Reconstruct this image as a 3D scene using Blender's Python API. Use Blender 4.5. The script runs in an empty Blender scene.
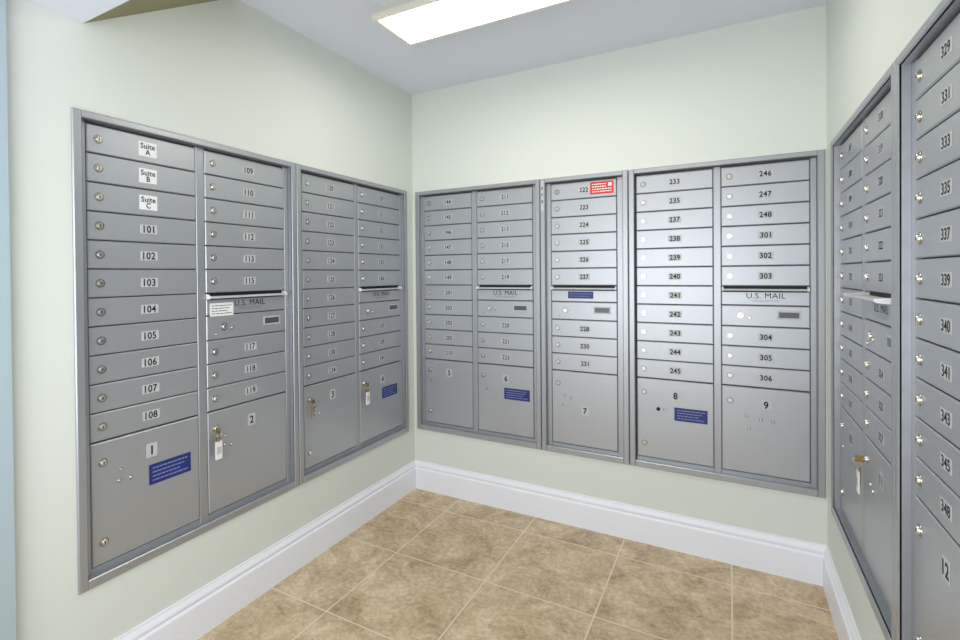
import bpy, bmesh, math, random
from mathutils import Matrix, Vector
random.seed(3)
S=bpy.context.scene
S.view_settings.view_transform='Standard'
H=1.435; p=.0889; mt_=.028; ZB=.36; W=2.07; CH=2.386
WN=.016      # wall surface in front of the door plane

def lin(c):
    return tuple(((v/255)/12.92 if v/255<=.04045 else (((v/255)+.055)/1.055)**2.4) for v in c)+(1,)
def mat(name,col,rough=.5,metal=0,spec=.5,noise=None,bump=None,emit=None):
    m=bpy.data.materials.new(name); m.use_nodes=True
    nt=m.node_tree; b=nt.nodes['Principled BSDF']
    b.inputs['Base Color'].default_value=lin(col)
    b.inputs['Roughness'].default_value=rough
    b.inputs['Metallic'].default_value=metal
    b.inputs['Specular IOR Level'].default_value=spec
    if emit:
        b.inputs['Emission Color'].default_value=lin(emit[0]); b.inputs['Emission Strength'].default_value=emit[1]
    tc=nt.nodes.new('ShaderNodeTexCoord')
    if noise:
        sc,amt=noise
        n=nt.nodes.new('ShaderNodeTexNoise'); n.inputs['Scale'].default_value=sc; n.inputs['Detail'].default_value=4
        nt.links.new(tc.outputs['Object'],n.inputs['Vector'])
        r=nt.nodes.new('ShaderNodeValToRGB')
        c=lin(col)
        r.color_ramp.elements[0].position=.3; r.color_ramp.elements[1].position=.7
        r.color_ramp.elements[0].color=tuple(v*(1-amt) for v in c[:3])+(1,)
        r.color_ramp.elements[1].color=tuple(min(1,v*(1+amt)) for v in c[:3])+(1,)
        nt.links.new(n.outputs['Fac'],r.inputs['Fac']); nt.links.new(r.outputs['Color'],b.inputs['Base Color'])
    if bump:
        n=nt.nodes.new('ShaderNodeTexNoise'); n.inputs['Scale'].default_value=bump[0]; n.inputs['Detail'].default_value=3
        nt.links.new(tc.outputs['Object'],n.inputs['Vector'])
        bp=nt.nodes.new('ShaderNodeBump'); bp.inputs['Strength'].default_value=bump[1]; bp.inputs['Distance'].default_value=.002
        nt.links.new(n.outputs['Fac'],bp.inputs['Height']); nt.links.new(bp.outputs['Normal'],b.inputs['Normal'])
    return m

WALL=mat('wall_paint_mint',(219,225,219),.75,spec=.25,bump=(160,.12))
CEIL=mat('ceiling_paint',(224,229,241),.85,spec=.2,bump=(120,.1))
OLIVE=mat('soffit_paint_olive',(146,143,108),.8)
JAMB=mat('jamb_paint_bluegrey',(168,186,194),.6)
WHITE=mat('trim_white',(240,243,252),.4)
SIL=mat('silver_powdercoat',(178,182,188),.38,.6,noise=(900,.05))
SILF=mat('silver_frame',(170,174,180),.36,.62,noise=(900,.04))
DARK=mat('gap_dark',(74,76,80),.6)
CHR=mat('chrome',(176,174,168),.25,1)
CHRL=mat('chrome_bright',(235,233,226),.2,1)
BLK=mat('ink_black',(16,16,18),.6)
LAB=mat('label_grey',(192,195,198),.5)
LABW=mat('label_white',(236,238,240),.5)
BLUE=mat('sticker_blue',(32,46,118),.4)
RED=mat('sticker_red',(215,45,38),.4)
BRASS=mat('brass',(176,150,96),.3,1)
PLATE=mat('name_plate_grey',(88,91,96),.35,.3)
BLUT=mat('sticker_print_pale',(130,145,192),.5)
MATS=[SIL,SILF,DARK,CHR,BLK,LAB,LABW,BLUE,RED,BRASS,PLATE,BLUT,CHRL]
iSIL,iSILF,iDARK,iCHR,iBLK,iLAB,iLABW,iBLUE,iRED,iBRASS,iPLATE,iBLUT,iCHRL=range(13)

_tc={}
def textmesh(s,bold=.012):
    k=(s,bold)
    if k in _tc: return _tc[k]
    c=bpy.data.curves.new('t','FONT'); c.body=s; c.size=1; c.align_x='CENTER'; c.align_y='CENTER'; c.offset=bold; c.resolution_u=3; c.space_line=.8; c.space_character=1.06
    o=bpy.data.objects.new('t',c); S.collection.objects.link(o)
    dg=bpy.context.evaluated_depsgraph_get(); me=o.evaluated_get(dg).to_mesh()
    vs=[(v.co.x,v.co.y) for v in me.vertices]; fs=[tuple(f.vertices) for f in me.polygons]
    o.evaluated_get(dg).to_mesh_clear(); bpy.data.objects.remove(o); bpy.data.curves.remove(c)
    ys=[v[1] for v in vs]; cy=(min(ys)+max(ys))/2; xs=[v[0] for v in vs]; cx=(min(xs)+max(xs))/2
    vs=[(a-cx,b-cy) for a,b in vs]
    _tc[k]=(vs,fs); return _tc[k]

class MB:
    def __init__(s): s.v=[];s.f=[];s.m=[];s.sm=[]
    def add(s,vs,fs,mi,smooth=False):
        o=len(s.v); s.v+=vs
        for f in fs: s.f.append(tuple(i+o for i in f)); s.m.append(mi); s.sm.append(smooth)
    def box(s,x0,x1,z0,z1,n0,n1,mi,b=0):
        R=lambda n,i:[(x0+i,-n,z0+i),(x1-i,-n,z0+i),(x1-i,-n,z1-i),(x0+i,-n,z1-i)]
        rings=[R(n0,0)]
        if b: rings+= [R(n1-b,0),R(n1,b)]
        else: rings+=[R(n1,0)]
        vs=sum(rings,[]); fs=[(3,2,1,0)]
        for k in range(len(rings)-1):
            for j in range(4):
                a=k*4+j; c=k*4+(j+1)%4; fs.append((a,c,c+4,a+4))
        t=(len(rings)-1)*4; fs.append((t,t+1,t+2,t+3))
        s.add(vs,fs,mi)
    def quad(s,x0,x1,z0,z1,n,mi): s.box(x0,x1,z0,z1,n-.0006,n,mi)
    def cyl(s,u,z,n0,n1,r,mi,seg=14,b=0):
        rings=[(n0,r),(n1-b,r)]+([(n1,r-b)] if b else [])
        vs=[];fs=[]
        for n,rr in rings:
            for j in range(seg):
                a=2*math.pi*j/seg; vs.append((u+rr*math.cos(a),-n,z+rr*math.sin(a)))
        for k in range(len(rings)-1):
            for j in range(seg):
                a=k*seg+j;c=k*seg+(j+1)%seg; fs.append((a,c,c+seg,a+seg))
        s.add(vs,fs,mi,True)
        t=(len(rings)-1)*seg; s.add(vs[t:t+seg],[tuple(range(seg))],mi)
    def text(s,str_,u,z,n,size,mi=iBLK,sx=.9,bold=.012):
        vs,fs=textmesh(str_,bold)
        s.add([(u+a*size*sx,-n,z+b*size) for a,b in vs],fs,mi)
    def torus(s,c,R,r,mi,ax='n'):
        vs=[];fs=[];A=16;B=6
        for i in range(A):
            t=2*math.pi*i/A
            for j in range(B):
                q=2*math.pi*j/B; rr=R+r*math.cos(q); h=r*math.sin(q)
                if ax=='n': vs.append((c[0]+rr*math.cos(t),-(c[1]+h),c[2]+rr*math.sin(t)))
                else: vs.append((c[0]+h,-(c[1]+rr*math.cos(t)),c[2]+rr*math.sin(t)))
        for i in range(A):
            for j in range(B):
                fs.append((i*B+j,((i+1)%A)*B+j,((i+1)%A)*B+(j+1)%B,i*B+(j+1)%B))
        s.add(vs,fs,mi,True)
    def prism(s,prof,x0,x1,mi):  # prof in (n,z)
        k=len(prof)
        vs=[(x0,-a,b) for a,b in prof]+[(x1,-a,b) for a,b in prof]
        fs=[(j,(j+1)%k,(j+1)%k+k,j+k) for j in range(k)]+[tuple(range(k))[::-1],tuple(range(k,2*k))]
        s.add(vs,fs,mi)
    def obj(s,name,mats=MATS):
        me=bpy.data.meshes.new(name); me.from_pydata(s.v,[],s.f)
        for m in mats: me.materials.append(m)
        for i,f in enumerate(me.polygons): f.material_index=s.m[i]; f.use_smooth=s.sm[i]
        me.update()
        o=bpy.data.objects.new(name,me); S.collection.objects.link(o)
        return o

DN=.017   # door face
def lock(b,u,z,n=DN,r=.0105,h=.007):
    b.cyl(u,z,n-.002,n+.002,r*1.3,iCHR,16,.001)
    b.cyl(u,z,n,n+h,r*.85,iCHRL,16,.002)
    b.box(u-.0011,u+.0011,z-.0045,z+.0045,n+h-.001,n+h+.0004,iBLK)
def rivet(b,u,z,r=.006):
    b.cyl(u,z,DN-.002,DN+.0015,r*1.25,iCHR,12,.001); b.cyl(u,z,DN-.002,DN+.004,r*.8,iCHRL,12,.0015)
def label(b,s,u,z):
    if s.startswith('Suite'):
        b.quad(u-.029,u+.029,z-.024,z+.024,DN+.0008,iLABW)
        b.text(s.replace(' ','\n'),u,z,DN+.0014,.025,bold=.018)
    elif len(s)<3:
        b.quad(u-.018,u+.018,z-.023,z+.023,DN+.0008,iLAB); b.text(s,u,z,DN+.0014,.042,bold=.026)
    else:
        b.quad(u-.028,u+.028,z-.015,z+.015,DN+.0008,iLAB); b.text(s,u,z,DN+.0014,.0325,bold=.02,sx=.9)
def door(b,u0,u1,z0,z1,hinge=True):
    g=.0018
    b.box(u0+g,u1-g,z0+g,z1-g,.004,DN,iSIL,.0028)
def boxrow(b,u0,u1,k,s):
    z1=H-mt_-k*p; z0=z1-p
    door(b,u0,u1,z0,z1); z=(z0+z1)/2
    lock(b,u0+.034,z)
    label(b,s,(u0+u1)/2+.006,z)
ZP=H-mt_-11*p; ZPB=.046
def parcel(b,u0,u1,s,dz=.355):
    door(b,u0,u1,ZPB,ZP-.002); label(b,s,(u0+u1)/2+.006,dz)
def colA(b,u0,u1,labs,s):
    for k in range(11): boxrow(b,u0,u1,k,labs[k])
    parcel(b,u0,u1,s); lock(b,u0+.034,.362); lock(b,u0+.034,.115)
def colB(b,u0,u1,labs,s,dz=.355,mail=True,flap=0):
    for k in range(6): boxrow(b,u0,u1,k,labs[k])
    z1=H-mt_-6*p
    # outgoing slot with rolled lip
    b.box(u0+.004,u1-.004,z1-.024,z1-.001,.003,.006,iBLK)
    e=flap
    lip=[(.004,z1-.012),(.026+e,z1-.012+e*.15),(.032+e,z1-.015+e*.15),(.033+e,z1-.019+e*.15),(.028+e,z1-.021+e*.15),(.004,z1-.018)]
    b.prism(lip,u0+.008,u1-.008,iLAB)
    for u in (u0+.003,u1-.010): b.prism([(.004,z1-.002),(.020,z1-.004),(.032+e,z1-.012+e*.15),(.034+e,z1-.018+e*.15),(.028+e,z1-.023+e*.15),(.004,z1-.024)],u,u+.007,iLABW)
    door(b,u0,u1,z1-p+.004,z1-.023)
    if mail:
        b.text('U.S. MAIL',(u0+u1)/2+.006,z1-.042,DN+.001,.034,sx=1.0,bold=.0)
        b.box((u0+u1)/2-.055,(u0+u1)/2+.065,z1-.0625,z1-.0614,DN,DN+.0005,iPLATE)
        b.box((u0+u1)/2-.045,(u0+u1)/2+.055,z1-.0680,z1-.0670,DN,DN+.0005,iPLATE)
    door(b,u0,u1,z1-2*p,z1-p+.004)
    zc=z1-1.42*p
    b.box(u1-.117,u1-.033,zc-.016,zc+.020,DN-.001,DN+.002,iLAB,.001)
    b.box(u1-.111,u1-.039,zc-.010,zc+.014,DN,DN+.0026,iPLATE)
    lock(b,u0+.075,zc-.004,r=.012); rivet(b,u0+.11,zc-.012); rivet(b,u0+.04,zc-.03,.004)
    for k in range(3): boxrow(b,u0,u1,8+k,labs[6+k])
    parcel(b,u0,u1,s,dz)
    lock(b,u0+.034,.362)
def sticker(b,u,z,w,h,mi):
    b.quad(u-w/2,u+w/2,z-h/2,z+h/2,DN+.0010,mi)
    ink={iBLUE:iBLUT,iRED:iLABW,iLABW:iPLATE}[mi]
    n=4 if h>.045 else 2
    for j in range(n):
        zz=z+h*(.5-(j+1)/(n+1)); x=u-w*.42
        e=u+w*(.42-.18*((j*7)%3)/2)
        if mi==iRED:
            e=u+w*(.18 if j<2 else .42)
        t=.028 if mi!=iRED else .04
        while x<e-.004:
            l=random.uniform(.006,.016); l=min(l,e-x)
            b.box(x,x+l,zz-h*t,zz+h*t,DN+.001,DN+.0014,ink); x+=l+.0025
    if mi==iRED: b.box(u+w*.27,u+w*.43,z+h*.08,z+h*.36,DN+.001,DN+.0014,ink)
def keys(b,u,z,tag=True):
    n=DN+.008
    b.box(u-.0015,u+.0015,z-.010,z+.010,n,n+.022,iBRASS)
    b.cyl(u,z,n-.004,n+.004,.006,iCHR)
    b.torus((u,n+.018,z-.014),.013,.0012,iCHR,'u')
    if tag:
        b.box(u-.014,u+.014,z-.105,z-.038,n+.013,n+.016,iLABW,.001)
        b.box(u-.009,u+.009,z-.085,z-.058,n+.0155,n+.0165,iLAB)
        b.torus((u,n+.0145,z-.033),.007,.001,iCHR,'u')
    for a,l in ((-.008,.055),(.006,.048)):
        b.box(u+a-.004,u+a+.004,z-.026-l*.4,z-.022,n+.009,n+.011,iBRASS,.0005)
        b.box(u+a-.0022,u+a+.0022,z-.026-l,z-.026-l*.4,n+.009,n+.011,iBRASS,.0005)

def unit(wall,start,width,cols,extra=None):
    b=MB()
    FO=.026
    b.box(.01,width-.01,.01,H-.01,0,.004,iDARK)
    FN=.041                     # flange face, just proud of the wall
    for (x0,x1,z0,z1) in ((0,FO,0,H),(width-FO,width,0,H)):
        b.box(x0,x1,z0,z1,DN+WN+.0005,FN,iSILF,.003)
    b.box(FO-.001,width-FO+.001,H-FO+.004,H,DN+WN+.0005,FN,iSILF,.003)
    b.box(FO-.001,width-FO+.001,0,FO+.004,DN+WN+.0005,FN,iSILF,.003)
    b.box(FO-.005,FO,.01,H-.01,.003,FN-.004,iSILF); b.box(width-FO,width-FO+.005,.01,H-.01,.003,FN-.004,iSILF)
    b.box(.01,width-.01,H-FO+.004,H-FO+.008,.003,FN-.004,iSILF); b.box(.01,width-.01,FO-.001,FO+.004,.003,FN-.004,iSILF)
    ed=[FO]+[x for c in cols for x in c[1:3]]+[width-FO]
    for i in range(0,len(ed),2):
        if ed[i+1]-ed[i]>.004: b.box(ed[i],ed[i+1],FO,H-FO+.002,.003,.016,iSILF,.002)
    for c in cols:
        b.box(c[1],c[2],FO,ZPB-.001,.003,.014,iSILF,.001)
    for c in cols:
        if c[0]=='A': colA(b,c[1],c[2],c[3],c[4])
        else: colB(b,c[1],c[2],c[3],c[4],**(c[5] if len(c)>5 else {}))
    if extra: extra(b)
    o=b.obj('mailbox_unit')
    if wall=='L': M=Matrix.Translation((-DN,-start,ZB))@Matrix.Rotation(math.pi/2,4,'Z')
    elif wall=='B': M=Matrix.Translation((start,DN,ZB))
    else: M=Matrix.Translation((W+DN,-start,ZB))@Matrix.Rotation(-math.pi/2,4,'Z')
    o.matrix_world=M
    return o
R_=lambda *a:[str(x) for x in a]
def x1(b):
    sticker(b,.29,.272,.146,.068,iBLUE); rivet(b,.125,.29); rivet(b,.16,.288); rivet(b,.13,.325,.004)
    sticker(b,.495,.81,.10,.05,iLABW); keys(b,.46,.355); rivet(b,.50,.29); rivet(b,.53,.283); rivet(b,.50,.325,.004)
unit('L',1.80,.853,[('A',.045,.397,['Suite A','Suite B','Suite C']+R_(*range(101,109)),'1'),
    ('B',.430,.805,R_(109,110,111,112,113,115,117,118,119),'2')],x1)
def x2(b):
    keys(b,.088,.355,False); rivet(b,.12,.29); rivet(b,.145,.285)
    keys(b,.478,.355); sticker(b,.70,.275,.14,.062,iBLUE); rivet(b,.52,.28)
unit('L',.944,.858,[('A',.051,.410,R_(120,121,122,123,124,125,126,127,128,130,134),'3'),
    ('B',.440,.815,R_(129,131,132,133,135,136,137,139,141),'4')],x2)
def x3(b):
    sticker(b,.642,.273,.15,.062,iBLUE); rivet(b,.46,.29); rivet(b,.50,.285); rivet(b,.50,.25,.004); rivet(b,.09,.30)
unit('B',.038,.788,[('A',.048,.372,R_(144,145,146,147,148,149,201,202,203,205,210),'5'),
    ('B',.404,.741,R_(211,212,213,215,217,219,220,221,223),'6')],x3)
def x4(b):
    sticker(b,.315,H-mt_-.5*p+.003,.115,.062,iRED)
    sticker(b,.205,H-mt_-6.55*p,.13,.036,iBLUE)
    rivet(b,.12,.30); rivet(b,.15,.29); rivet(b,.11,.25,.004)
    b.quad(.004,.020,H-.17,H-.01,.0416,iLAB)
    for k in range(3): b.text(str(8+k%2),.012,H-.05-.035*k,.0424,.022)
unit('B',.829,.444,[('B',.050,.388,R_(222,223,224,225,226,227,228,230,231),'7',dict(dz=.23,mail=False))],x4)
def x5(b):
    sticker(b,.268,.27,.14,.062,iBLUE); b.cyl(.128,.285,DN-.001,DN+.003,.009,iBLK); rivet(b,.155,.285)
    for u,z in ((.49,.30),(.545,.29),(.50,.245),(.59,.285)): rivet(b,u,z)
unit('B',1.276,.772,[('A',.030,.364,R_(233,235,237,238,239,240,241,242,243,244,245),'8'),
    ('B',.394,.724,R_(246,247,248,301,302,303,304,305,306),'9')],x5)
def x6(b):
    keys(b,.457,.36); rivet(b,.1,.29); rivet(b,.50,.30); rivet(b,.53,.29)
unit('R',.150,.843,[('A',.046,.392,R_(307,308,309,310,311,312,313,314,315,316,317),'10'),
    ('B',.423,.797,R_(318,319,320,321,322,323,324,325,327),'11',dict(flap=.035))],x6)
unit('R',.995,.84,[('A',.054,.412,R_(329,331,333,335,337,339,340,341,343,345,348),'12'),
    ('B',.442,.800,R_(349,350,351,352,353,354,355,356,357),'13')])

# ---------- room shell ----------
def boxes(name,bl,m):
    vs=[];fs=[]
    for x0,x1,y0,y1,z0,z1 in bl:
        o=len(vs); vs+=[(x,y,z) for z in (z0,z1) for x,y in ((x0,y0),(x1,y0),(x1,y1),(x0,y1))]
        fs+=[tuple(i+o for i in f) for f in ((3,2,1,0),(4,5,6,7),(0,1,5,4),(1,2,6,5),(2,3,7,6),(3,0,4,7))]
    me=bpy.data.meshes.new(name); me.from_pydata(vs,[],fs); me.materials.append(m); me.update()
    o=bpy.data.objects.new(name,me); S.collection.objects.link(o); return o
def slab(name,*a): return boxes(name,[a[:6]],a[6])
FL=bpy.data.materials.new('travertine_tile'); FL.use_nodes=True
nt=FL.node_tree; N=nt.nodes; Lk=nt.links; bs=N['Principled BSDF']
tc=N.new('ShaderNodeTexCoord'); mp=N.new('ShaderNodeMapping'); mp.inputs['Location'].default_value=(.12,.20,0)
Lk.new(tc.outputs['Object'],mp.inputs['Vector'])
br=N.new('ShaderNodeTexBrick'); br.offset=.0; br.squash=1
for k,v in (('Scale',1),('Brick Width',.457),('Row Height',.457),('Mortar Size',.0034),('Mortar Smooth',.25),('Bias',0)): br.inputs[k].default_value=v
br.inputs['Color1'].default_value=(.32,.32,.32,1); br.inputs['Color2'].default_value=(.68,.68,.68,1); br.inputs['Mortar'].default_value=(.5,.5,.5,1)
Lk.new(mp.outputs['Vector'],br.inputs['Vector'])
n1=N.new('ShaderNodeTexNoise'); n1.inputs['Scale'].default_value=7; n1.inputs['Detail'].default_value=9; n1.inputs['Roughness'].default_value=.72; n1.inputs['Distortion'].default_value=.6
n2=N.new('ShaderNodeTexNoise'); n2.inputs['Scale'].default_value=50; n2.inputs['Detail'].default_value=6; n2.inputs['Roughness'].default_value=.75
for n in (n1,n2): Lk.new(tc.outputs['Object'],n.inputs['Vector'])
def math_(op,a,b_):
    m=N.new('ShaderNodeMath'); m.operation=op
    for i,q in enumerate((a,b_)):
        if isinstance(q,(int,float)): m.inputs[i].default_value=q
        else: Lk.new(q,m.inputs[i])
    return m.outputs[0]
s=math_('ADD',math_('MULTIPLY',n1.outputs['Fac'],.6),math_('MULTIPLY',n2.outputs['Fac'],.4))
s=math_('ADD',s,math_('MULTIPLY',math_('SUBTRACT',br.outputs['Color'],.5),.10))
rp=N.new('ShaderNodeValToRGB'); cr=rp.color_ramp
cr.elements[0].position=.36; cr.elements[0].color=lin((152,127,96))
cr.elements[1].position=.64; cr.elements[1].color=lin((234,218,190))
e=cr.elements.new(.46); e.color=lin((190,166,133)); e=cr.elements.new(.54); e.color=lin((211,190,157))
Lk.new(s,rp.inputs['Fac'])
mx=N.new('ShaderNodeMix'); mx.data_type='RGBA'; Lk.new(br.outputs['Fac'],mx.inputs[0]); Lk.new(rp.outputs['Color'],mx.inputs[6]); mx.inputs[7].default_value=lin((226,213,190))
Lk.new(mx.outputs[2],bs.inputs['Base Color']); bs.inputs['Roughness'].default_value=.38
bp=N.new('ShaderNodeBump'); bp.inputs['Strength'].default_value=.3; bp.inputs['Distance'].default_value=.002
Lk.new(math_('SUBTRACT',n2.outputs['Fac'],math_('MULTIPLY',br.outputs['Fac'],1.0)),bp.inputs['Height']); Lk.new(bp.outputs['Normal'],bs.inputs['Normal'])

YF=-3.0; XL=WN; XR=W-WN; YB=-WN; T=.12; i=.008
z0,z1=ZB+i,ZB+H-i
slab('floor',-.2,W+.2,YF,.2,-.1,0,FL)
def wall(name,f,a0,a1,h0,h1):
    h0+=i;h1-=i
    boxes(name,[f(a0,a1,0,z0,0),f(a0,a1,z1,CH,0),f(a0,h0,z0,z1,0),f(h1,a1,z0,z1,0),f(a0,a1,0,CH,1)],WALL)
wall('wall_back',lambda a,b,c,d,k:(a,b,DN+.003 if k else YB,DN+.1 if k else DN+.003,c,d),-.1,W+.1,.038,2.048)
wall('wall_left',lambda a,b,c,d,k:(-DN-.1 if k else -DN-.003,-DN-.003 if k else XL,a,b,c,d),YF,.1,-1.80,-.086)
wall('wall_right',lambda a,b,c,d,k:(W+DN+.003 if k else XR,W+DN+.1 if k else W+DN+.003,a,b,c,d),YF,.1,-1.835,-.150)
slab('ceiling',-.2,W+.2,-1.95,.2,CH,CH+.1,CEIL)
slab('trim_jamb',XL,XL+.03,-2.6,-1.955,0,2.04,JAMB)
def header():
    prof=[(-2.6,2.055),(-1.765,2.055),(-1.24,CH),(-2.6,CH)]
    vs=[(XL,y,z) for y,z in prof]+[(XR,y,z) for y,z in prof]
    fs=[(0,1,5,4),(1,2,6,5),(2,3,7,6),(3,0,4,7),(3,2,1,0),(4,5,6,7)]
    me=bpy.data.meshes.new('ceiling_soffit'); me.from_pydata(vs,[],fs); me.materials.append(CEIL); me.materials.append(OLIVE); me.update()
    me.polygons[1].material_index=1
    o=bpy.data.objects.new('ceiling_soffit',me); S.collection.objects.link(o)
header()
prof=[(0,0),(.019,0),(.019,.118),(.017,.123),(.012,.126),(.012,.131),(.015,.136),(.015,.142),(.011,.150),(.007,.157),(.006,.165),(0,.165)]
def recalc(me):
    bm=bmesh.new(); bm.from_mesh(me); bmesh.ops.recalc_face_normals(bm,faces=bm.faces); bm.to_mesh(me); bm.free()
def baseboard(name,pts):
    vs=[];k=len(prof)
    for P,nv in pts:
        for n,z in prof: vs.append((P[0]+nv[0]*n,P[1]+nv[1]*n,z))
    fs=[(j,(j+1)%k,(j+1)%k+k,j+k) for j in range(k)]+[tuple(range(k)),tuple(range(k,2*k))]
    me=bpy.data.meshes.new(name); me.from_pydata(vs,[],fs); me.materials.append(WHITE); recalc(me)
    o=bpy.data.objects.new(name,me); S.collection.objects.link(o)
baseboard('baseboard_left',[((XL,YB),(1,-1)),((XL,-1.955),(1,0))])
baseboard('baseboard_back',[((XL,YB),(1,-1)),((XR,YB),(-1,-1))])
baseboard('baseboard_right',[((XR,YB),(-1,-1)),((XR,-2.6),(-1,0))])

# ---------- ceiling light fixture ----------
LENS=mat('acrylic_lens_lit',(255,252,244),.4,emit=((255,251,240),12.5))
PAN=mat('fixture_enamel',(232,230,218),.4)
fx=bpy.data.objects.new('ceiling_light_fixture',None); S.collection.objects.link(fx)
X0,X1,Y0,Y1=.452,1.63,-.950,-.680
def frustum(name,zr,m,cap=True):
    vs=[];fs=[]
    for z,i in zr: vs+=[(X0+i,Y0+i,z),(X1-i,Y0+i,z),(X1-i,Y1-i,z),(X0+i,Y1-i,z)]
    for k in range(len(zr)-1):
        for j in range(4):
            a=k*4+j;c=k*4+(j+1)%4; fs.append((a,c,c+4,a+4))
    t=(len(zr)-1)*4
    fs.append((t,t+1,t+2,t+3)); fs.append((3,2,1,0))
    me=bpy.data.meshes.new(name); me.from_pydata(vs,[],fs); recalc(me)
    me.materials.append(m)
    o=bpy.data.objects.new(name,me); S.collection.objects.link(o); o.parent=fx
frustum('housing',[(CH,.030),(CH-.025,.016),(CH-.050,0),(CH-.066,.0),(CH-.069,.004),(CH-.069,.022)],PAN)
frustum('lens',[(CH-.055,.021),(CH-.070,.021),(CH-.073,.032),(CH-.075,.05)],LENS)

# ---------- lights ----------
w=bpy.data.worlds.new('World'); S.world=w; w.use_nodes=True
w.node_tree.nodes['Background'].inputs[0].default_value=(.96,.98,1,1); w.node_tree.nodes['Background'].inputs[1].default_value=1.2
def area(name,loc,rot,sx,sy,e,col=(1,1,1)):
    l=bpy.data.lights.new(name,'AREA'); l.shape='RECTANGLE'; l.size=sx; l.size_y=sy; l.energy=e; l.color=col
    o=bpy.data.objects.new(name,l); S.collection.objects.link(o); o.location=loc; o.rotation_euler=rot; return o
area('fill_light',(1.1,-2.98,1.25),(math.radians(108),0,math.radians(2)),1.7,1.4,24,(.97,.98,1))  # added soft fill behind the camera to even out the room, no actual fixture

# ---------- camera (solved) ----------
f,sx,sy=494.4,-23.3,-41.5; yaw,pit,rol=map(math.radians,(28.88,-.50,-.49))
fw=Vector((-math.sin(yaw)*math.cos(pit),math.cos(yaw)*math.cos(pit),math.sin(pit)))
rt=Vector((math.cos(yaw),math.sin(yaw),0)); up=rt.cross(fw)
r2=rt*math.cos(rol)+up*math.sin(rol); u2=-rt*math.sin(rol)+up*math.cos(rol)
cd=bpy.data.cameras.new('camera'); cd.sensor_width=36; cd.lens=f*36/960; cd.shift_x=-sx/960; cd.shift_y=sy/960; cd.clip_start=.02
cam=bpy.data.objects.new('camera',cd); S.collection.objects.link(cam)
M=Matrix((r2,u2,-fw)).transposed().to_4x4(); M.translation=Vector((1.703,-2.527,.937+ZB))
cam.matrix_world=M; S.camera=cam
